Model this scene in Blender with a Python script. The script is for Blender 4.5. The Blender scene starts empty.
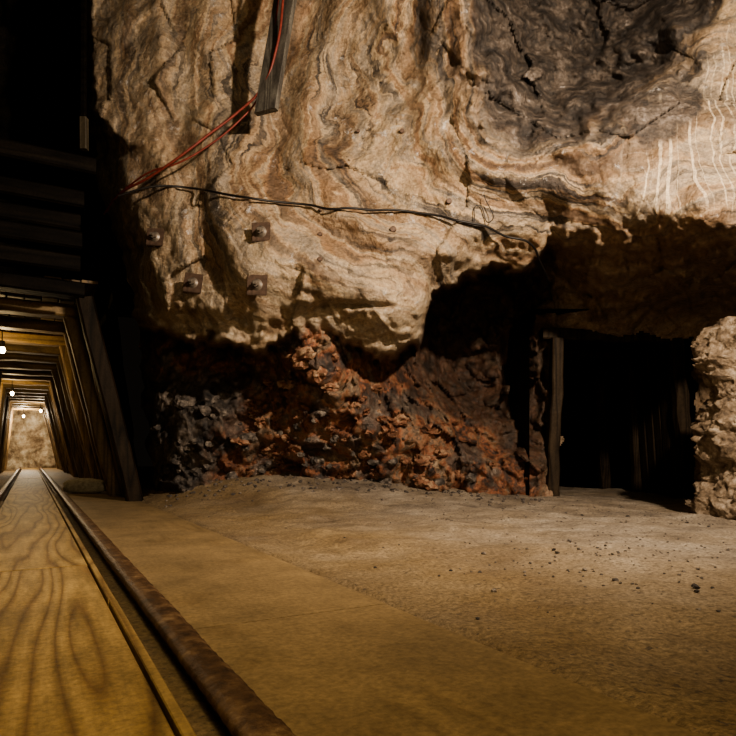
import bpy, bmesh, math, random
import numpy as np
from mathutils import Vector, Matrix
random.seed(4); rng=np.random.RandomState(7)
F=620.0; H=0.5; CX=368.0; CY=455.0
TH=math.radians(28.6); S_,C_=math.sin(TH),math.cos(TH)
def wp(px,py,d): return ((px-CX)/F*d, d, H-(py-CY)/F*d)
sc=bpy.context.scene
# ------------------------------------------------------------ numpy noise
PERM=rng.permutation(256); PERM=np.concatenate([PERM,PERM,PERM])
G=rng.normal(size=(256,3)); G/=np.linalg.norm(G,axis=1)[:,None]
def hsh(i,j,k): return PERM[(PERM[(PERM[i&255]+j)&255]+k)&255]
def pn(P):
    I=np.floor(P).astype(int); f=P-I; u=f*f*f*(f*(f*6-15)+10)
    r=0
    for a in (0,1):
        for b in (0,1):
            for c in (0,1):
                g=G[hsh(I[:,0]+a,I[:,1]+b,I[:,2]+c)]
                dd=(g*(f-np.array([a,b,c]))).sum(1)
                w=(u[:,0] if a else 1-u[:,0])*(u[:,1] if b else 1-u[:,1])*(u[:,2] if c else 1-u[:,2])
                r=r+w*dd
    return r*1.5
def fbm(P,fr,o=4,g=.5):
    s=0;a=1
    for i in range(o):
        s=s+a*pn(P*fr+17.3*i); a*=g; fr*=2.03
    return s
def facet(P,fr,seed=0):
    Q=P*fr+seed; I=np.floor(Q).astype(int); best=np.full(len(P),9.); out=np.zeros(len(P))
    for a in (-1,0,1):
        for b in (-1,0,1):
            for c in (-1,0,1):
                J=I+np.array([a,b,c]); h=hsh(J[:,0],J[:,1],J[:,2]); h2=PERM[h+7]
                cen=J+.5+.45*G[h]; dv=Q-cen; ds=(dv**2).sum(1)
                val=(G[h2]*dv).sum(1)*.9+G[h,0]*.5
                m=ds<best; best=np.where(m,ds,best); out=np.where(m,val,out)
    return out/fr
def ss(a,b,x): 
    t=np.clip((x-a)/(b-a),0,1); return t*t*(3-2*t)
def tps(pts,vals,Q,sc_=100.):
    p=np.array(pts,float)/sc_; v=np.array(vals,float); n=len(p)
    def k(r2): return .5*r2*np.log(r2+1e-9)
    K=k(((p[:,None]-p[None])**2).sum(2))+np.eye(n)*.02
    A=np.zeros((n+3,n+3)); A[:n,:n]=K; A[:n,n]=1; A[:n,n+1:]=p; A[n,:n]=1; A[n+1:,:n]=p.T
    w=np.linalg.solve(A,np.concatenate([v,[0,0,0]]))
    Q=Q/sc_; out=np.zeros(len(Q))
    for i in range(0,len(Q),20000):
        q=Q[i:i+20000]; out[i:i+20000]=k(((q[:,None]-p[None])**2).sum(2))@w[:n]+w[n]+q@w[n+1:]
    return out
def sdf(poly,Q):
    p=np.array(poly,float); d=np.full(len(Q),1e9); ins=np.zeros(len(Q),bool)
    for i in range(len(p)):
        a=p[i]; b=p[(i+1)%len(p)]; ab=b-a
        t=np.clip(((Q-a)@ab)/(ab@ab),0,1); d=np.minimum(d,np.linalg.norm(Q-(a+t[:,None]*ab),axis=1))
        if a[1]!=b[1]:
            c=((a[1]>Q[:,1])!=(b[1]>Q[:,1]))&(Q[:,0]<(b[0]-a[0])*(Q[:,1]-a[1])/(b[1]-a[1])+a[0]); ins^=c
    return np.where(ins,d,-d)
# ------------------------------------------------------------ node helper
class M:
    def __init__(s,name):
        s.m=bpy.data.materials.new(name); s.m.use_nodes=True; s.nt=s.m.node_tree
        s.b=s.nt.nodes['Principled BSDF']; s.pos=s.n('ShaderNodeTexCoord').outputs['Object']
    def n(s,t,ins=None,**pr):
        x=s.nt.nodes.new(t)
        for k,v in pr.items(): setattr(x,k,v)
        for k,v in (ins or {}).items(): s.set(x.inputs[k],v)
        return x
    def set(s,i,v):
        if isinstance(v,bpy.types.NodeSocket): s.nt.links.new(v,i)
        elif isinstance(v,tuple) and len(v)==3 and i.type=='RGBA': i.default_value=(*v,1)
        else: i.default_value=v
    def math(s,op,a,b=0.,c=None,clamp=False):
        x=s.n('ShaderNodeMath',operation=op); x.use_clamp=clamp; s.set(x.inputs[0],a); s.set(x.inputs[1],b)
        if c is not None: s.set(x.inputs[2],c)
        return x.outputs[0]
    def noise(s,scale,detail=4,rough=.55,vec=None,dist=0.):
        return s.n('ShaderNodeTexNoise',{'Vector':vec or s.pos,'Scale':scale,'Detail':float(detail),'Roughness':rough,'Distortion':dist}).outputs['Fac']
    def noise1(s,w,detail=3,rough=.6):
        return s.n('ShaderNodeTexNoise',{'W':w,'Scale':1.,'Detail':float(detail),'Roughness':rough},noise_dimensions='1D').outputs['Fac']
    def ramp(s,f,st):
        x=s.n('ShaderNodeValToRGB',{'Fac':f}); e=x.color_ramp.elements
        while len(e)<len(st): e.new(.5)
        for i,(p,c) in enumerate(st):
            e[i].position=p; e[i].color=(*c,1) if isinstance(c,tuple) else (c,c,c,1)
        return x.outputs['Color']
    def mix(s,f,a,b,mode='MIX'):
        x=s.n('ShaderNodeMix',data_type='RGBA',blend_type=mode)
        s.set(x.inputs[0],f); s.set(x.inputs[6],a); s.set(x.inputs[7],b); return x.outputs[2]
    def attr(s,n): return s.n('ShaderNodeAttribute',attribute_name=n).outputs['Fac']
    def comb(s,x,y,z): return s.n('ShaderNodeCombineXYZ',{'X':x,'Y':y,'Z':z}).outputs[0]
    def mapv(s,scale,loc=(0,0,0)):
        return s.n('ShaderNodeMapping',{'Vector':s.pos,'Scale':scale,'Location':loc}).outputs[0]
    def bump(s,h,st,dist,nrm=None):
        x=s.n('ShaderNodeBump',{'Height':h,'Strength':st,'Distance':dist})
        if nrm: s.set(x.inputs['Normal'],nrm)
        return x.outputs[0]
    def out(s,col,rough=.8,nrm=None,metal=0.,spec=.3):
        s.set(s.b.inputs['Base Color'],col); s.set(s.b.inputs['Roughness'],rough); s.set(s.b.inputs['Metallic'],metal)
        s.b.inputs['Specular IOR Level'].default_value=spec
        if nrm: s.set(s.b.inputs['Normal'],nrm)
        return s.m
# ------------------------------------------------------------ materials
def mat_rock():
    m=M('swirled_rock'); s=m.attr('fold'); bmk=m.attr('bandmask')
    sx=m.n('ShaderNodeSeparateXYZ',{'Vector':m.pos}).outputs
    w=m.math('ADD',s,m.math('MULTIPLY',m.math('SUBTRACT',m.noise(.9,2,.5),.5),2.2))
    w=m.math('ADD',w,m.math('MULTIPLY',m.math('SUBTRACT',m.noise(3.0,5,.6),.5),.7))
    def band(k,st,det,off):
        return m.noise(1.,det,.6,vec=m.comb(m.math('MULTIPLY_ADD',w,k,off),m.math('MULTIPLY',sx[0],st),m.math('MULTIPLY',sx[2],st)))
    b=band(2.0,.35,5,0.)
    col=m.ramp(b,[(.34,(.085,.05,.03)),(.41,(.20,.12,.064)),(.46,(.36,.255,.155)),(.505,(.225,.185,.145)),(.545,(.43,.32,.20)),(.60,(.27,.16,.085)),(.68,(.13,.08,.047))])
    pale=m.ramp(m.noise(1.1,6,.65),[(.46,0.),(.64,1.)])
    col=m.mix(m.math('MULTIPLY',pale,.3),col,(.42,.34,.24))
    smooth=m.math('MULTIPLY',m.math('SUBTRACT',1.,bmk),.65)
    sm=m.ramp(m.noise(2.2,8,.7,vec=m.mapv((.6,1,2.2))),[(.36,(.19,.125,.075)),(.46,(.34,.255,.165)),(.54,(.43,.35,.25)),(.64,(.29,.235,.175))])
    col=m.mix(smooth,col,sm)
    ln=m.ramp(band(5.5,.5,4,13.),[(.50,0.),(.58,1.)])
    pm=m.ramp(m.noise(1.3,6,.65),[(.43,0.),(.54,1.)])
    lm=m.math('MULTIPLY',m.math('MULTIPLY',ln,m.math('MULTIPLY_ADD',pm,.8,.2)),m.math('MULTIPLY_ADD',bmk,.8,.2))
    col=m.mix(m.math('MULTIPLY',lm,.9),col,(.04,.034,.031))
    ws=m.math('MULTIPLY',m.ramp(m.noise(10,8,.75),[(.57,0.),(.64,1.)]),m.ramp(m.noise(1.6,3),[(.48,0.),(.58,1.)]))
    col=m.mix(m.math('MULTIPLY',ws,.6),col,(.54,.52,.50))
    cw=m.math('ADD',m.math('MULTIPLY',sx[0],26.),m.math('ADD',m.math('MULTIPLY',m.noise(1.,1),2.5),m.math('MULTIPLY',sx[2],-3.)))
    st=m.noise1(cw,1,.5)
    stm=m.math('MULTIPLY',m.ramp(st,[(.56,0.),(.61,1.)]),m.math('MULTIPLY',m.attr('chisel'),m.ramp(m.noise(2.,5,.65),[(.38,.1),(.52,1.)])))
    col=m.mix(m.math('MULTIPLY',stm,.75),col,(.62,.51,.37))
    hw=m.math('ADD',m.math('MULTIPLY',sx[2],30.),m.math('ADD',m.math('MULTIPLY',sx[0],7.),m.math('MULTIPLY',m.noise(2.,3),6.)))
    hm=m.math('MULTIPLY',m.ramp(m.noise1(hw,2,.5),[(.58,0.),(.65,1.)]),m.math('MULTIPLY',smooth,m.ramp(m.noise(2.2,3),[(.46,0.),(.58,1.)])))
    col=m.mix(m.math('MULTIPLY',hm,.9),col,(.58,.50,.39))
    rn=m.noise(3.,10,.74,dist=.6)
    red=m.ramp(rn,[(.34,(.02,.016,.014)),(.43,(.075,.043,.03)),(.48,(.24,.09,.044)),(.54,(.26,.155,.09)),(.58,(.10,.072,.055)),(.64,(.29,.20,.125)),(.7,(.44,.36,.27))])
    col=m.mix(m.attr('rubble'),col,red)
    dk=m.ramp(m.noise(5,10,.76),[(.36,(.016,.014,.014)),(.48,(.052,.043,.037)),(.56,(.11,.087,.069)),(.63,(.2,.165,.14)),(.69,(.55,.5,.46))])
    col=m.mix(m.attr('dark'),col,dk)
    col=m.mix(m.attr('cavity_shade'),col,m.ramp(m.noise(4,8,.7),[(.4,(.02,.014,.010)),(.6,(.085,.05,.032))]))  # painted shade: darkens the rock colour inside the cavity
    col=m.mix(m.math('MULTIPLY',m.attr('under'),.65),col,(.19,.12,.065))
    col=m.mix(1.,col,m.ramp(m.noise(38,7,.72),[(.3,.5),(.7,1.3)]),'MULTIPLY')
    bn=m.bump(m.noise(5,6,.6),.5,.16)
    bn=m.bump(m.noise(22,8,.72),.8,.03,bn)
    bn=m.bump(m.math('ADD',stm,m.math('MULTIPLY',lm,-.7)),.5,.014,bn)
    rr=m.ramp(m.noise(14,4),[(.4,.38),(.6,.8)])
    return m.out(col,rr,bn,spec=.45)
def mat_ground():
    m=M('dusty_ground'); n=m.noise(1.2,6,.65)
    g=m.attr('grey')
    a=m.ramp(n,[(.3,(.14,.09,.043)),(.5,(.23,.16,.08)),(.7,(.30,.22,.125))])
    c=m.ramp(m.noise(2.2,9,.7),[(.32,(.11,.09,.07)),(.5,(.255,.21,.16)),(.68,(.37,.32,.255))])
    col=m.mix(m.math('ADD',g,m.math('MULTIPLY',m.math('SUBTRACT',m.noise(1.5,5),.5),1.2),clamp=True),a,c)
    col=m.mix(1.,col,m.ramp(m.noise(60,5,.7),[(.35,.55),(.62,1.2)]),'MULTIPLY')
    sp=m.ramp(m.noise(34,3,.6),[(.63,0.),(.67,1.)])
    col=m.mix(m.math('MULTIPLY',sp,.65),col,(.05,.04,.035))
    bn=m.bump(m.noise(7,8,.7),.7,.06); bn=m.bump(m.noise(70,4,.7),.6,.01,bn)
    return m.out(col,.75,bn,spec=.35)
def mat_wood(name,c1,c2,c3,dust=.0,ax='y',rough=.6,ring=9.,dcol=(.22,.15,.07),spec=.4):
    m=M(name); bid=m.attr('bid')
    sx={'y':(5.,.5,5.),'x':(.55,7,7.),'z':(7.,7.,.5)}[ax]
    v=m.mapv(sx); off=m.comb(m.math('MULTIPLY',bid,3.7),m.math('MULTIPLY',bid,9.1),bid)
    v=m.n('ShaderNodeVectorMath',{0:v,1:off},operation='ADD').outputs[0]
    n=m.noise(.55,2,.4,vec=v)
    r=m.math('PINGPONG',m.math('FRACT',m.math('MULTIPLY',n,ring*1.6)),.5)
    g=m.ramp(m.math('MULTIPLY',r,2.),[(.0,c3),(.35,c1),(.8,c2)])
    f=m.noise(5.,5,.7,vec=v); g=m.mix(1.,g,m.ramp(f,[(.3,.6),(.7,1.2)]),'MULTIPLY')
    dn=m.ramp(m.noise(1.7,7,.68),[(.40,0.),(.62,1.)])
    g=m.mix(m.math('MULTIPLY',m.math('ADD',dn,dust,clamp=True),min(.93,.3+dust)),g,dcol)
    g=m.mix(1.,g,m.ramp(m.noise(2.6,8,.7),[(.3,.62),(.65,1.15)]),'MULTIPLY')
    g=m.mix(1.,g,m.ramp(m.noise(55,5,.7),[(.3,.65),(.65,1.15)]),'MULTIPLY')
    bn=m.bump(m.math('ADD',m.math('MULTIPLY',r,1.-dust),m.noise(40,5,.7)),.35,.006)
    return m.out(g,rough,bn,spec=spec)
def mat_rust():
    m=M('rusty_steel'); n=m.noise(16,7,.72)
    c=m.ramp(n,[(.3,(.02,.012,.008)),(.48,(.085,.045,.022)),(.6,(.17,.10,.05)),(.72,(.3,.21,.12))])
    return m.out(c,.5,m.bump(m.noise(50,6,.7),.6,.008),metal=.2,spec=.5)
def mat_plain(name,c,r=.6,metal=0.,ns=30):
    m=M(name); k=m.ramp(m.noise(ns,4,.6),[(.3,.6),(.7,1.25)])
    return m.out(m.mix(1.,c,k,'MULTIPLY'),r,m.bump(m.noise(ns*2,3),.3,.004),metal)
def mat_stone(name,c1,c2,c3,sc_=6,spec=.35):
    m=M(name); c=m.ramp(m.noise(sc_,9,.72),[(.35,c1),(.5,c2),(.66,c3)])
    c=m.mix(1.,c,m.ramp(m.noise(45,5,.7),[(.3,.6),(.7,1.2)]),'MULTIPLY')
    bn=m.bump(m.noise(7,6,.65),.5,.08); return m.out(c,.7,m.bump(m.noise(35,6,.7),.7,.02,bn),spec=spec)
def mat_glow(name,c,st):
    m=M(name); m.b.inputs['Emission Color'].default_value=(*c,1); m.b.inputs['Emission Strength'].default_value=st
    return m.out((.9,.8,.6),.4)
ROCK=mat_rock(); GROUND=mat_ground()
PLANK=mat_wood('worn_plank',(.34,.22,.08),(.42,.28,.108),(.18,.10,.034),.0,ring=9)
PLANKD=mat_wood('dusty_plank',(.21,.14,.062),(.265,.18,.082),(.16,.10,.042),.60,ring=7,dcol=(.225,.157,.078))
TIMB=mat_wood('mine_timber',(.17,.105,.045),(.24,.155,.065),(.07,.04,.018),.0,ax='z',ring=6)
TIMBY=mat_wood('lagging_timber',(.13,.08,.035),(.19,.12,.05),(.05,.03,.014),.0,ax='y',ring=6,dcol=(.15,.10,.045))
TIMBX=mat_wood('cap_timber',(.22,.145,.06),(.3,.2,.085),(.09,.055,.022),.0,ax='x',ring=6)
TDARK=mat_wood('dark_timber',(.008,.006,.004),(.012,.009,.006),(.004,.003,.002),.0,ax='x',ring=6,dcol=(.008,.006,.004),spec=.05)  # near-black colour stands in for shade on the portal cap and header
TDARKZ=mat_wood('shaded_post_timber',(.018,.012,.007),(.026,.017,.01),(.008,.006,.004),.0,ax='z',ring=6,dcol=(.016,.011,.007),spec=.08)  # dark copy of the post timber, portal shade put into its colour
RUST=mat_rust(); 
REDST=mat_stone('red_rubble',(.04,.025,.018),(.20,.09,.05),(.40,.29,.19),7)
PILST=mat_stone('brown_salt_rock',(.05,.034,.022),(.18,.13,.085),(.38,.31,.235),8)
BLACKST=mat_stone('dark_stone',(.025,.022,.02),(.085,.07,.06),(.28,.235,.19),10)
# ------------------------------------------------------------ mesh helpers
def mkobj(name,verts,faces,mat,smooth=True,attrs=None,rot=0.):
    me=bpy.data.meshes.new(name); me.from_pydata([tuple(v) for v in verts],[],[tuple(f) for f in faces]); 
    if mat: me.materials.append(mat)
    for k,a in (attrs or {}).items():
        at=me.attributes.new(k,'FLOAT','POINT'); at.data.foreach_set('value',np.asarray(a,dtype=np.float32))
    me.polygons.foreach_set('use_smooth',[smooth]*len(me.polygons)); me.update()
    o=bpy.data.objects.new(name,me); sc.collection.objects.link(o); o.rotation_euler[2]=rot; return o
def grid_faces(R,C,keep=None):
    idx=np.arange(R*C).reshape(R,C)
    f=np.stack([idx[:-1,:-1],idx[1:,:-1],idx[1:,1:],idx[:-1,1:]],-1).reshape(-1,4)
    return f if keep is None else f[keep]
class Beams:
    def __init__(s): s.v=[];s.f=[];s.b=[];s.k=0
    def add(s,p0,p1,w,h,up=(0,0,1),jit=.004,seg=1,roll=0):
        p0=Vector(p0);p1=Vector(p1);d=(p1-p0).normalized();u=Vector(up)
        x=d.cross(u).normalized(); y=x.cross(d).normalized()
        s.k+=1; c=min(w,h)*.12
        prof=[(-w/2+c,-h/2),(w/2-c,-h/2),(w/2,-h/2+c),(w/2,h/2-c),(w/2-c,h/2),(-w/2+c,h/2),(-w/2,h/2-c),(-w/2,-h/2+c)]
        base=len(s.v); L=(p1-p0).length
        for i in range(seg+1):
            c0=p0+d*L*i/seg; j=[random.uniform(-jit,jit) for _ in range(2)]
            for a,b in prof:
                s.v.append(c0+x*(a+j[0])+y*(b+j[1])); s.b.append(s.k*.37)
        for i in range(seg):
            for k in range(8):
                a=base+i*8+k; b2=base+i*8+(k+1)%8; s.f.append((a,b2,b2+8,a+8))
        s.f.append(tuple(base+k for k in range(7,-1,-1))); s.f.append(tuple(base+seg*8+k for k in range(8)))
    def make(s,name,mat,rot=0.,smooth=False): return mkobj(name,s.v,s.f,mat,smooth,{'bid':s.b},rot)
def ico(sub=2):
    bm=bmesh.new(); bmesh.ops.create_icosphere(bm,subdivisions=sub,radius=1)
    v=np.array([x.co[:] for x in bm.verts]); f=[tuple(q.index for q in p.verts) for p in bm.faces]; bm.free(); return v,f
ICO2=ico(2); ICO3=ico(3); ICO1=ico(1)
def rocks(name,items,mat,I=ICO2,fr=1.3,amp=.35):
    V=[];Fc=[];n=0
    for k,(c,r,sq) in enumerate(items):
        v=I[0].copy(); dsp=1+amp*facet(v,fr,seed=k*3.1)+.12*pn(v*2+k*1.7)
        v=v*dsp[:,None]*np.array(sq); a=random.uniform(0,6.28); b=random.uniform(-.5,.5)
        R=np.array(Matrix.Rotation(a,3,'Z')@Matrix.Rotation(b,3,'X')); v=v@R.T*r+np.array(c)
        V.append(v); Fc+= [tuple(i+n for i in f) for f in I[1]]; n+=len(v)
    return mkobj(name,np.concatenate(V),Fc,mat,False)
def tube(name,pts,r,mat,res=4):
    cu=bpy.data.curves.new(name,'CURVE'); cu.dimensions='3D'; cu.bevel_depth=r; cu.bevel_resolution=res; cu.use_fill_caps=True
    sp=cu.splines.new('BEZIER'); sp.bezier_points.add(len(pts)-1)
    for b,p in zip(sp.bezier_points,pts): b.co=p; b.handle_left_type=b.handle_right_type='AUTO'
    cu.materials.append(mat); o=bpy.data.objects.new(name,cu); sc.collection.objects.link(o); return o
def parent(ch,name,loc=(0,0,0)):
    e=bpy.data.objects.new(name,None); sc.collection.objects.link(e); e.empty_display_size=.2; e.location=loc
    for c in ch: c.parent=e; c.matrix_parent_inverse=Matrix.Translation(-Vector(loc))
    return e
# ------------------------------------------------------------ main rock wall
DA_P=[(60,-150,6.9),(60,100,6.6),(90,220,6.4),(120,300,6.4),(130,60,6.15),(160,180,5.75),(200,280,5.4),(250,-100,6.1),(250,60,5.95),(250,250,5.15),(300,320,5.3),(350,150,5.75),(400,50,5.85),(400,-150,6.0),(380,280,5.25),(440,100,5.45),(450,0,5.3),(480,180,5.25),(440,260,5.4),(520,250,5.6),(540,190,5.15),(600,190,4.95),(660,200,4.7),(736,210,4.5),(736,100,4.95),(720,0,5.3),(600,20,5.6),(600,-150,5.7),(860,200,4.4),(860,-100,5.0),(450,350,5.7),(600,350,5.6),(860,350,5.0),(200,420,5.8),(100,500,6.2),(860,540,5.5),(500,540,6)]
DB_P=[(60,400,8.2),(110,340,7.8),(120,420,7.8),(160,355,7.1),(220,362,7.1),(270,372,6.8),(165,410,6.75),(160,500,6.7),(200,400,6.5),(230,440,6.5),(250,480,6.9),(295,345,5.75),(335,345,5.75),(300,390,6.0),(320,430,6.4),(340,480,6.9),(375,365,6.5),(370,430,6.45),(400,480,6.8),(425,350,7.9),(480,320,8.4),(520,290,7.8),(460,385,8.2),(430,430,6.9),(500,430,7.7),(480,470,6.9),(515,492,6.9),(540,400,7.6),(550,500,7.1),(550,330,7.3),(600,325,7.1),(700,325,7.05),(650,280,6.7),(736,300,6.6),(736,400,7.1),(700,500,7.1),(860,300,6.6),(860,520,6.9),(300,540,7.3),(160,540,6.9),(500,540,7.2),(100,200,7.3),(300,250,6.3),(500,200,6.8),(736,180,6.)]
EX=[0,60,130,150,165,200,232,262,285,300,330,350,380,400,418,425,431,455,475,500,525,538,548,600,660,736,860]
EY=[340,330,325,322,330,333,337,347,332,322,322,335,352,346,338,322,293,277,268,263,267,256,234,220,210,222,230]
HOL=[(470,-220),(466,60),(470,95),(490,125),(525,152),(560,148),(600,132),(640,104),(680,62),(705,20),(730,-60),(760,-220)]
FC=[]
def fl(s,pts):
    for p in pts: FC.append((p[0],p[1],s))
fl(0,[(470,-150),(470,0),(468,60),(480,115),(520,155),(580,150),(640,105),(700,40)])
fl(1,[(430,-150),(435,0),(430,60),(445,125),(490,175),(560,190),(640,185),(736,150),(850,120)])
fl(2,[(385,-150),(390,0),(385,80),(400,150),(450,200),(520,220),(560,235),(650,235)])
fl(3,[(350,0),(335,60),(325,110),(335,160),(370,215),(440,245),(520,262)])
fl(4,[(300,-150),(310,0),(290,90),(275,160),(310,215),(370,260),(440,285)])
fl(5,[(250,0),(248,80),(235,150),(255,220),(310,280),(400,320)])
fl(6,[(200,-150),(200,0),(190,80),(185,150),(205,230),(250,310)])
fl(7,[(150,0),(145,80),(145,150),(160,230),(185,320)])
fl(8,[(100,-150),(100,0),(100,100),(110,200),(140,330),(150,500)])
fl(4,[(736,260),(650,290),(560,300),(480,320)]); fl(7,[(700,330),(500,450),(736,500)])
def wall_depth(Q,fold):
    px,py=Q[:,0],Q[:,1]
    dA=tps([p[:2] for p in DA_P],[p[2] for p in DA_P],Q); dB=tps([p[:2] for p in DB_P],[p[2] for p in DB_P],Q)
    def P3(d): return np.stack([(px-CX)/F*d,d,H-(py-CY)/F*d],1)
    PA=P3(dA); PB=P3(dB)
    e=np.interp(px,EX,EY)
    jag=pn(np.stack([px/22,py/22,px*0+3],1))*9+pn(np.stack([px/8,py/8,px*0+9],1))*6
    dist=py-e+jag*ss(140,170,px)
    w=np.interp(px,[0,540,600,900],[13,13,115,115])
    m=ss(0,1,dist/w); m2=ss(0,1,(py-e+jag)/14)
    qj=np.stack([px/45,py/45,px*0],1)
    hs=sdf(HOL,Q)+22*fbm(qj,1,4)
    hol=ss(-20,70,hs)
    fw=fold+.5*pn(PA*1.2)
    rel=pn(np.stack([fw*1.1,PA[:,2]*.35,PA[:,0]*.35],1))
    dA=dA+.15*fbm(PA,.8,2)+.06*fbm(PA,3.,4)+.2*rel*ss(-60,60,320-py)-.05*np.abs(pn(PA*2.2))+.10*facet(PA,1.4)
    dA=dA+.22*ss(-45,0,dist)**2*(1-ss(520,580,px))
    dA=dA+.7*hol+hol*(.4*facet(PA,1.6)+.14*fbm(PA,4,4)+.3*facet(PA,5))
    rub=ss(.3,1.,m)*(1-ss(535,565,px)*.75)
    dB=dB+rub*(.5*facet(PB,2.1)+.55*facet(PB,4.5,5)+.4*facet(PB,10,9)+.06*fbm(PB,6,4)) + .12*fbm(PB,1.5,4)
    sl=np.exp(-(((px-352)/36)**4+((py-305-(px-352)*.03)/3.2)**2)); dA=dA+.12*sl
    d=dA*(1-m)+dB*m
    lip=np.exp(-((dist+10)/14)**2)*(1-ss(560,640,px)); d=d+.14*np.abs(pn(PA*3.3))*lip
    un=4*m*(1-m)*ss(545,620,px); d=d+un*(.45*facet(PA,2.2)+.08*fbm(PA,4,3))
    return d,m,m2,hs
NR,NC=370,460
rows=np.linspace(-160,545,NR)
LY=[-160,0,60,120,160,200,240,280,320,350,400,450,500,545]; LX=[80,84,86,88,94,104,116,128,138,140,142,148,158,160]
u=np.linspace(0,1,NC)
PY=np.repeat(rows,NC); L=np.interp(PY,LY,LX)+6*pn(np.stack([PY/25,PY*0,PY*0+.5],1))+3*pn(np.stack([PY/9,PY*0,PY*0+7.5],1))
PX=L+(860-L)*np.tile(u,NR); Q=np.stack([PX,PY],1)
fold=tps([f[:2] for f in FC],[f[2] for f in FC],Q)
d,m,m2,hs=wall_depth(Q,fold)
bw=np.interp(PY,[-160,110,150,200,330,400],[8,9,45,34,36,30])
back=(1-np.clip((PX-L)/bw,0,1))**2; d=d+1.0*back*(1-.5*ss(330,400,PY))
V=np.stack([(PX-CX)/F*d,d,H-(PY-CY)/F*d],1)
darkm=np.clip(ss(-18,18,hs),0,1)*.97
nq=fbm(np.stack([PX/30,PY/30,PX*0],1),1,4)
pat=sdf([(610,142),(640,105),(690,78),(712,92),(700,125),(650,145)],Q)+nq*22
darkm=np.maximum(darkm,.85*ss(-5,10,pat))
chis=np.clip(ss(605,645,PX)*ss(-10,30,PY-(170-(PX-560)*.85)+40*nq)*(1-ss(200,225,PY+25*nq))*(1-darkm),0,1)
bandm=ss(-90,40,255-PY+50*nq)*(.6+.4*ss(150,260,PX)); bandm=np.clip(np.maximum(bandm,.9*ss(450,560,PX)),0,1)*(1-.4*chis)
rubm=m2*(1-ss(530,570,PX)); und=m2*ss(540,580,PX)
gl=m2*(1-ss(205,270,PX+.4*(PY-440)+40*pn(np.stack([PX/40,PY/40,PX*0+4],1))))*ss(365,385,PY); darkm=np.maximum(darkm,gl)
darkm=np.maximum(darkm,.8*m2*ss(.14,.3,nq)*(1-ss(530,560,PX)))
cavity_shade=.8*m2*ss(0,22,(390+(PX-400)*.72)-PY+25*nq)*ss(385,410,PX)*(1-ss(540,575,PX))  # mask for shade painted into the cavity right of the rubble
idx=np.arange(NR*NC).reshape(NR,NC)
cxp=(PX[idx[:-1,:-1]]+PX[idx[1:,1:]])/2; cyp=(PY[idx[:-1,:-1]]+PY[idx[1:,1:]])/2
nh=9*pn(np.stack([cxp.ravel()/18,cyp.ravel()/18,cxp.ravel()*0],1)).reshape(cxp.shape)
hole=(cxp+nh>557)&(cxp+nh<694)&(cyp+nh>337)
wall=mkobj('wall_back',V,grid_faces(NR,NC,(~hole).reshape(-1)),ROCK,True,{'fold':fold,'bandmask':bandm,'rubble':rubm,'dark':darkm,'chisel':chis,'under':und,'cavity_shade':cavity_shade})
def dw(px,py):
    i=np.argmin((Q[:,0]-px)**2+(Q[:,1]-py)**2); return d[i]
def onwall(px,py,off=.03): return wp(px,py,dw(px,py)-off)
def dmin(px,py,r):
    k=(Q[:,0]-px)**2+(Q[:,1]-py)**2<r*r; return d[k].min()
# ------------------------------------------------------------ floor
def fh(x,y):
    n=C_*x+S_*y; P=np.stack([x,y,x*0],1)
    a=ss(.98,1.6,n)
    z=-.03+.03*ss(1.03,1.10,n+.03*pn(P*2.5))+a*(.34*np.exp(-((x+.9)/1.9)**2-((y-7.5)/1.35)**2)+.03*fbm(P,1.2,3)+.014*fbm(P,5,3))
    z=z+.004*fbm(P,9,2)*ss(1.0,1.08,n)+.09*ss(.5,0,np.hypot((x-3.0)/1.4,(y-5.0)/1.2))*a
    return z
gx=np.arange(-4.2,6.3,.035); gy=np.arange(.3,9.4,.035)
GX,GY=np.meshgrid(gx,gy); x=GX.ravel(); y=GY.ravel(); z=fh(x,y)
n=C_*x+S_*y
fv=np.stack([x,y,z],1); ff=grid_faces(len(gy),len(gx)); k=len(fv)
grey=ss(1.3,3.4,n)*.8+.1
fv=np.concatenate([fv,[(-18,-3,-.09),(10,-3,-.09),(10,32,-.09),(-18,32,-.09)]]); 
mkobj('floor',fv,[tuple(f) for f in ff]+[(k,k+1,k+2,k+3)],GROUND,True,{'grey':np.concatenate([grey,[.2]*4])})
def fz(a,b): return float(fh(np.array([a]),np.array([b]))[0])
# ------------------------------------------------------------ plank decks (local frame n,t)
B=Beams()
def board(B,n0,n1,t0,t1,top=0.,th=.04,gap=.004): 
    B.add(((n0+n1)/2,t0,top-th/2),((n0+n1)/2,t1,top-th/2),n1-n0-gap,th,jit=.0008)
TE=27.2
t=-2.9
while t<TE: board(B,-.25,.232,t,min(TE,t+5.994),random.uniform(-.002,.002)); t+=6
t=-1.7
while t<TE: board(B,.234,.262,t,min(TE,t+3.99),.004); t+=4
B.make('plank_walkway',PLANK,TH)
B=Beams()
t=-2.19
while t<TE: board(B,.405,1.06,t,min(TE,t+3.995),random.uniform(-.002,.0),gap=.0025); t+=4
B.make('plank_deck',PLANKD,TH)
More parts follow.
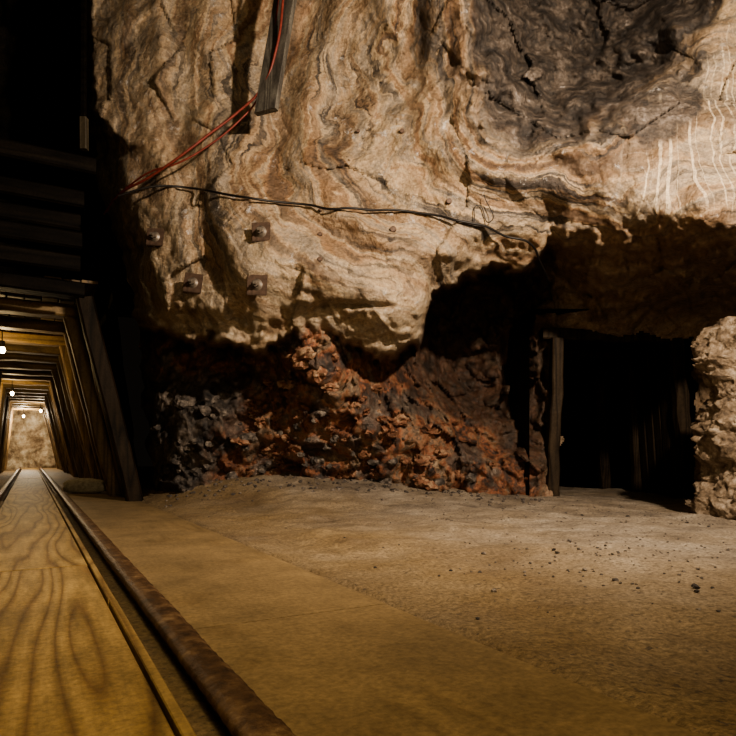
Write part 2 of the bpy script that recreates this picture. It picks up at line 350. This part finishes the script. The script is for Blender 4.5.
# ------------------------------------------------------------ rails
def rail(name,nc):
    prof=[(-.048,-.06),(.048,-.06),(.05,-.045),(.018,-.03),(.016,.0),(.036,.008),(.042,.020),(.038,.032),(.022,.040),(-.022,.040),(-.038,.032),(-.042,.020),(-.036,.008),(-.016,.0),(-.018,-.03),(-.05,-.045)]
    v=[];f=[];K=len(prof); N=700
    ts=np.concatenate([np.linspace(-1,6,500),np.linspace(6.1,TE,200)])
    for i,t in enumerate(ts):
        for j,(a,b) in enumerate(prof): v.append((nc+a,t,b))
    v=np.array(v); v+= (pn(v*np.array([3,3,3]))[:,None]*np.array([.003,0,.003]))+ (fbm(v,35,2)[:,None]*np.array([.0018,0,.0018]))
    for i in range(N-1):
        for j in range(K): f.append((i*K+j,i*K+(j+1)%K,(i+1)*K+(j+1)%K,(i+1)*K+j))
    return mkobj(name,v,f,RUST,True,None,TH)
rail('track_rail',.35); rail('track_rail',-.33)
# ------------------------------------------------------------ tunnel timbering
def tun():
    P=Beams();Cc=Beams();Lg=Beams();FP=Beams();FC_=Beams()
    t=7.2;i=0
    while t<26.5:
        j=random.uniform(-.04,.04); Q_=FP if i==0 else P
        Q_.add((.98+j,t,-.05),(.47+j,t,2.16),.17,.17,up=(0,1,0),seg=6,jit=.008)
        Q_.add((-.86+j,t,-.05),(-.62+j,t,2.16),.16,.16,up=(0,1,0),seg=6,jit=.008)
        (FC_ if i==0 else Cc).add((-.95,t,2.22+.3*j),(.50,t,2.22),.24,.14+.3*abs(j),seg=6,jit=.01)
        if t<12:
            P.add((1.0+j,t+.36,-.05),(.51,t+.30,2.2),.13,.10,up=(0,1,0),seg=5,jit=.012)
            P.add((1.02+j,t+.68,-.05),(.54,t+.66,2.2),.13,.10,up=(0,1,0),seg=5,jit=.012)
        t+=1.05+random.uniform(-.06,.06); i+=1
    for k in range(9):
        n0=-.95+k*.18; Lg.add((n0+.08,7.3,2.34+random.uniform(0,.03)),(n0+.08,27.,2.34+random.uniform(0,.03)),.165,.03)
    for k in range(12):
        z=.08+k*.19; nn=1.13-(z/2.2)*.48
        Lg.add((nn,7.9,z),(nn,27.,z),.185,.03,up=(1,0,.2),jit=.002)
        nn=-1.01+(z/2.2)*.24; Lg.add((nn,7.3,z),(nn,27.,z),.185,.03,up=(1,0,0),jit=.002)
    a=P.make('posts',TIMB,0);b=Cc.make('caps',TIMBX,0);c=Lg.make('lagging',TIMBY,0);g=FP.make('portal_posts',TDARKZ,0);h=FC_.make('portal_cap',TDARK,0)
    e=parent([a,b,c,g,h],'tunnel_timber_supports'); e.rotation_euler[2]=TH
tun()
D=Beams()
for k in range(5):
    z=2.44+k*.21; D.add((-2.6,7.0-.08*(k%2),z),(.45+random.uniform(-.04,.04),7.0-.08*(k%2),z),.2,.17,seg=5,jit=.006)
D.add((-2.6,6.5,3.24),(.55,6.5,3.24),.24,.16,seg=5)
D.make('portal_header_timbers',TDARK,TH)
def blobwall(name,o,ux,uy,nx,ny,nrm,amp,mat,fr=.8,rot=0.):
    o,ux,uy,nrm=map(np.array,(o,ux,uy,nrm)); A,Bq=np.meshgrid(np.linspace(0,1,nx),np.linspace(0,1,ny))
    v=o+A.ravel()[:,None]*ux+Bq.ravel()[:,None]*uy
    v=v+nrm*(amp*(fbm(v.astype(float),fr,4)+.8*facet(v.astype(float),fr*1.3)))[:,None]
    return mkobj(name,v,grid_faces(ny,nx),mat,True,None,rot)
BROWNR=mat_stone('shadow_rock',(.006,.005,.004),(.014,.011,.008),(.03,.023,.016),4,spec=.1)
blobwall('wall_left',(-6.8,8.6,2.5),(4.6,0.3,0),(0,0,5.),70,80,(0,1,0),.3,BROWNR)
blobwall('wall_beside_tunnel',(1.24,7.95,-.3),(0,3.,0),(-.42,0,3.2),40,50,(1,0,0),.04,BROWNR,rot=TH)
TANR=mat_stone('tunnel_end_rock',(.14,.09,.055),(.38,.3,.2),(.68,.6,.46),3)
blobwall('wall_tunnel_end',(-1.6,27.8,-.3),(3.2,0,0),(0,0,3.2),50,50,(0,1,0),.25,TANR,rot=TH,fr=1.5)
D=Beams(); a=wp(84,118,6.15); b=wp(84,150,6.15); D.add(a,b,.07,.07,up=(0,1,0)); D.make('hanging_post_stub',mat_wood('grey_timber',(.07,.055,.035),(.10,.08,.05),(.04,.03,.015),ax='z',dcol=(.07,.055,.035)))
D=Beams(); D.add(wp(84,117,6.15),wp(84,-90,6.15),.05,.05,up=(0,1,0)); D.make('hanging_post',TDARK)
bx=wp(90,482,8.3)
v=ICO3[0].copy(); v=np.sign(v)*np.abs(v)**.75; v=v*np.array([.30,.16,.10])*(1+.12*pn(v*1.8)[:,None]); 
mkobj('sandbag',v+np.array([bx[0]-.0,bx[1]-.1,.09]),ICO3[1],mat_plain('burlap',(.42,.38,.29),.9),True)
# ------------------------------------------------------------ adit (right doorway)
def doorway():
    P=Beams(); xl=wp(556,0,7.0)[0]; xr=wp(690,0,7.0)[0]; zt=1.84
    for k,yy in enumerate([7.15,8.4,9.6]):
        P.add((xl+.0,yy,-.1),(xl+.06,yy,zt),.13,.15,up=(0,1,0),seg=9,jit=.018)
        P.add((xr+.05,yy,-.1),(xr-.08,yy,zt),.15,.15,up=(0,1,0),seg=9,jit=.018)
        P.add((xl-.10,yy+.08,zt+.06),(xr+.10,yy+.08,zt+.03),.16,.13,up=(0,0,1),seg=8,jit=.016)
    for k in range(5):
        P.add((xr+.08,7.35+k*.21,-.1),(xr-.06,7.35+k*.21,zt),.05,.17,up=(0,1,0),jit=.012,seg=3)
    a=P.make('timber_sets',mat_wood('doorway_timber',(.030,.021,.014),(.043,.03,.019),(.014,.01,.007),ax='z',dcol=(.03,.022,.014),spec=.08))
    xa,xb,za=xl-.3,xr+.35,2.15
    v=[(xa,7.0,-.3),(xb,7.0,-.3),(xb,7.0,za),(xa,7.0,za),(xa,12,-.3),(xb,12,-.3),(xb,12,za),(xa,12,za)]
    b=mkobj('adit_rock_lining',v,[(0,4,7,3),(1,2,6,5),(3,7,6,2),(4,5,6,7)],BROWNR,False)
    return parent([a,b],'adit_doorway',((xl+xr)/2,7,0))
doorway()
# ------------------------------------------------------------ rock pillar right
def pillar():
    NZ,NA=190,240; zs=np.linspace(-.15,1.62,NZ); r=np.interp(zs,[-.15,0,.3,.6,.95,1.08,1.14,1.25,1.4,1.5,1.58,1.62],[.48,.44,.40,.41,.39,.36,.34,.43,.44,.38,.22,.01])
    A=np.linspace(0,2*math.pi,NA,endpoint=False); Z,AA=np.meshgrid(zs,A,indexing='ij'); R=r[:,None]*np.ones(NA)
    v=np.stack([3.11+R*np.cos(AA)*1.0,4.95+R*np.sin(AA),Z],-1).reshape(-1,3)
    lay=v*np.array([1,1,2.0])
    dr=(.13*facet(lay,2.2)+.08*fbm(v,2.5,5,.6)+.14*facet(lay,5,3)+.12*facet(v,12,3)-.04*np.abs(pn(lay*4)))*np.clip(R.ravel()/.3,0,1)
    v[:,0]+=np.cos(AA.ravel())*dr; v[:,1]+=np.sin(AA.ravel())*dr; v[:,2]+=dr*.3
    f=[(i*NA+j,i*NA+(j+1)%NA,(i+1)*NA+(j+1)%NA,(i+1)*NA+j) for i in range(NZ-1) for j in range(NA)]
    mkobj('rock_pillar',v,f,PILST,True)
pillar()
# ------------------------------------------------------------ rubble boulders & stones
it=[]
for k in range(120):
    px=random.uniform(235,525); py=random.uniform(350,492)
    if sdf([(225,400),(290,335),(345,335),(380,380),(420,425),(500,455),(520,500),(400,490),(330,475),(230,480)],np.array([[px,py]]))[0]<0: continue
    dd=dw(px,py); r=random.uniform(.03,.10)*(1.5 if random.random()<.25 else 1); it.append((wp(px,py,dd-.0),r,(1,.8,random.uniform(.45,.75))))
rocks('rubble_pile',it,REDST,I=ICO3,fr=1.0,amp=.7)
it=[]
for k in range(90):
    px=random.choice([random.uniform(155,250),random.uniform(250,520)]); py=random.uniform(395,495)
    if px>250 and py<400+(px-300)*.35: continue
    dd=dw(px,py); it.append((wp(px,py,dd),random.uniform(.02,.08),(1,.8,.7)))
rocks('dark_rock_pile',it,BLACKST,I=ICO2,amp=.6)
it=[]
def gs(px,py): 
    dd=H*F/(py-CY); x=(px-CX)/F*dd; return x,dd
for k in range(700):
    a=random.random()
    if a<.55: px=random.uniform(420,735); py=random.uniform(497,524)
    elif a<.9: px=random.gauss(610,80); py=random.gauss(545,22)
    else: px=random.uniform(200,736); py=random.uniform(505,620)
    if py<497: continue
    x,yy=gs(px,py)
    if C_*x+S_*yy<1.15 or yy>7 or math.hypot(x-3.11,yy-4.95)<.55: continue
    r=random.uniform(.003,.009)*(1.8 if random.random()<.06 else 1); it.append(((x,yy,fz(x,yy)+r*.3),r,(1,.9,.6)))
for k in range(260):
    px=random.uniform(165,545); t_=np.interp(px,[165,300,545],[6.35,6.55,6.5]); yy=t_+random.gauss(0,.22); x=(px-CX)/F*yy
    r=random.uniform(.006,.026); it.append(((x,yy,fz(x,yy)+r*.3),r,(1,.9,.65)))
for px,py,r in [(695,593,.018),(697,600,.01),(480,571,.01),(528,494,.035),(540,498,.025)]:
    x,yy=gs(px,py); it.append(((x,yy,fz(x,yy)+r*.4),r,(1,.9,.6)))
rocks('scattered_stones',it,BLACKST,I=ICO1,amp=.5)
# ------------------------------------------------------------ rock bolts
PLATE=mat_plain('rusted_plate',(.085,.055,.04),.6,.3); NUT=mat_plain('bolt_steel',(.2,.17,.14),.45,.6)
def bolt(px,py,s=.085,rot=0.):
    c=Vector(wp(px,py,dmin(px,py,9)-.005)); bm=bmesh.new()
    bmesh.ops.create_cube(bm,size=1,matrix=Matrix.Diagonal((s*2,.014,s*2,1)))
    bmesh.ops.bevel(bm,geom=bm.edges[:],offset=.004,segments=2,affect='EDGES')
    me=bpy.data.meshes.new('plate'); bm.to_mesh(me); bm.free(); me.materials.append(PLATE)
    a=bpy.data.objects.new('plate',me); sc.collection.objects.link(a)
    bm=bmesh.new(); RX=Matrix.Rotation(math.pi/2,4,'X')
    bmesh.ops.create_cone(bm,segments=24,radius1=.05,radius2=.03,depth=.02,cap_ends=True,matrix=Matrix.Translation((0,-.016,0))@RX)
    bmesh.ops.create_cone(bm,segments=6,radius1=.027,radius2=.027,depth=.03,cap_ends=True,matrix=Matrix.Translation((0,-.038,0))@RX)
    bmesh.ops.create_cone(bm,segments=16,radius1=.012,radius2=.012,depth=.24,cap_ends=True,matrix=Matrix.Translation((0,.03,0))@RX)
    me=bpy.data.meshes.new('nut_and_rod'); bm.to_mesh(me); bm.free(); me.materials.append(NUT)
    b=bpy.data.objects.new('nut_and_rod',me); sc.collection.objects.link(b)
    e=parent([a,b],'rock_bolt'); e.location=c; e.rotation_euler=(random.uniform(-.05,.05),rot,-.1)
bolt(155,237,.08,.1); bolt(193,283,.085,.15); bolt(261,232,.078,0); bolt(257,285,.085,.05)
for px,py,r in [(320,259,.017),(320,234,.016),(393,229,.022),(402,131,.018),(358,131,.014),(449,201,.02),(320,210,.012)]:
    bm=bmesh.new(); bmesh.ops.create_uvsphere(bm,u_segments=16,v_segments=8,radius=r)
    for v_ in bm.verts: v_.co.y*=.5
    bmesh.ops.create_cone(bm,segments=20,radius1=r*1.3,radius2=r*1.1,depth=.02,cap_ends=True,matrix=Matrix.Rotation(math.pi/2,4,'X'))
    me=bpy.data.meshes.new('anchor_stud'); bm.to_mesh(me); bm.free(); me.materials.append(PLATE)
    o=bpy.data.objects.new('anchor_stud',me); sc.collection.objects.link(o); o.location=wp(px,py,dmin(px,py,3)-.003)
# ------------------------------------------------------------ cables
REDC=mat_plain('red_cable_sheath',(.14,.028,.02),.5); BLK=mat_plain('black_cable_sheath',(.012,.010,.009),.5)
tube('red_cable',[wp(285,-60,5.3),wp(283,0,5.3),wp(276,50,5.3),wp(262,88,5.35),wp(238,112,5.4),wp(208,135,5.4),wp(175,160,5.4),wp(148,178,5.5),wp(122,192,5.7),wp(104,214,6.2)],.011,REDC)
tube('red_cable',[wp(281,-60,5.4),wp(278,0,5.4),wp(270,55,5.4),wp(258,98,5.45),wp(240,120,5.45),wp(205,148,5.45),wp(178,163,5.45),wp(150,172,5.55),wp(126,188,5.75)],.008,REDC)
pts=[(118,196),(150,187),(170,186),(190,188),(210,191),(230,195),(250,198),(270,201),(290,203),(310,205),(330,209),(350,208),(370,210),(395,210),(420,213),(440,216),(455,220),(470,223),(485,226),(505,236),(528,242),(540,262),(552,300)]
tube('black_cable',[wp(p[0],p[1],dmin(p[0],p[1],7)-.015) if p[0]>160 else wp(p[0],p[1],dw(max(p[0],165),p[1])-.08) for p in pts],.010,BLK)
tube('thin_wire',[onwall(474,222,.05),onwall(478,205,.05),onwall(490,222,.06),onwall(484,195,.05)],.004,BLK)
D=Beams(); D.add(wp(266,112,5.3),wp(299,-80,5.5),.23,.05,up=(-.55,-1,0),seg=4)
D.make('hanging_timber',mat_wood('weathered_timber',(.08,.07,.058),(.11,.10,.082),(.05,.044,.036),ax='z',dcol=(.08,.07,.058)))
# ------------------------------------------------------------ lamps
def lamp(name,loc,e,col,r=.03,typ='POINT',target=None,size=None,blend=.5):
    l=bpy.data.lights.new(name,typ); l.energy=e; l.color=col; l.shadow_soft_size=r
    if typ=='SPOT': l.spot_size=math.radians(size); l.spot_blend=blend
    o=bpy.data.objects.new(name,l); sc.collection.objects.link(o); o.location=loc
    if target is not None: o.rotation_euler=(Vector(target)-Vector(loc)).to_track_quat('-Z','Y').to_euler()
    return o
def loc2w(n,t,z): return (C_*n-S_*t, S_*n+C_*t, z)
GL=mat_glow('lamp_glow',(1,.76,.42),40.); SOCK=mat_plain('lamp_socket',(.04,.035,.03),.5)
for n_,t_,z_,e in [(-.336,10,1.96,22),(-.35,16,1.88,36),(.3,22.2,1.9,70),(-.2,25.5,1.9,230)]:
    c=loc2w(n_,t_,z_)
    a=mkobj('bulb',ICO3[0]*np.array([.035,.035,.05])+np.array(c),ICO3[1],GL)
    s_=Beams(); s_.add((c[0],c[1],c[2]+.04),(c[0],c[1],c[2]+.13),.05,.05,up=(0,1,0)); s_.add((c[0],c[1],c[2]+.13),(c[0],c[1],2.3),.012,.012,up=(0,1,0)); b=s_.make('socket',SOCK)
    parent([a,b],'tunnel_lamp',c)
    lamp('tunnel_lamp_light',(c[0],c[1]-.02,c[2]-.11),e,(1,.72,.36) if t_<20 else (1,.82,.58),.05)
lamp('work_spotlight',(2.0,1.5,3.2),1900,(1,.83,.65),.08,'SPOT',(.3,5.8,2.3),155,1.)
lamp('fill_lamp',(-.5,.9,2.4),90,(1,.78,.43),.25)
lamp('low_fill_lamp',(.9,-1.2,1.1),190,(1,.78,.52),.4)
w=bpy.data.worlds.new('World'); sc.world=w; w.use_nodes=True; w.node_tree.nodes['Background'].inputs[0].default_value=(.5,.4,.3,1); w.node_tree.nodes['Background'].inputs[1].default_value=.012
# ------------------------------------------------------------ camera
cd=bpy.data.cameras.new('camera'); cd.sensor_width=36; cd.lens=36*F/736; cd.shift_y=(CY-368)/736
co=bpy.data.objects.new('camera',cd); sc.collection.objects.link(co); co.location=(0,0,H); co.rotation_euler=(math.pi/2,0,0); sc.camera=co
cd.clip_start=.02
sc.view_settings.view_transform='AgX'
try: sc.view_settings.look='AgX - Medium High Contrast'
except Exception: pass
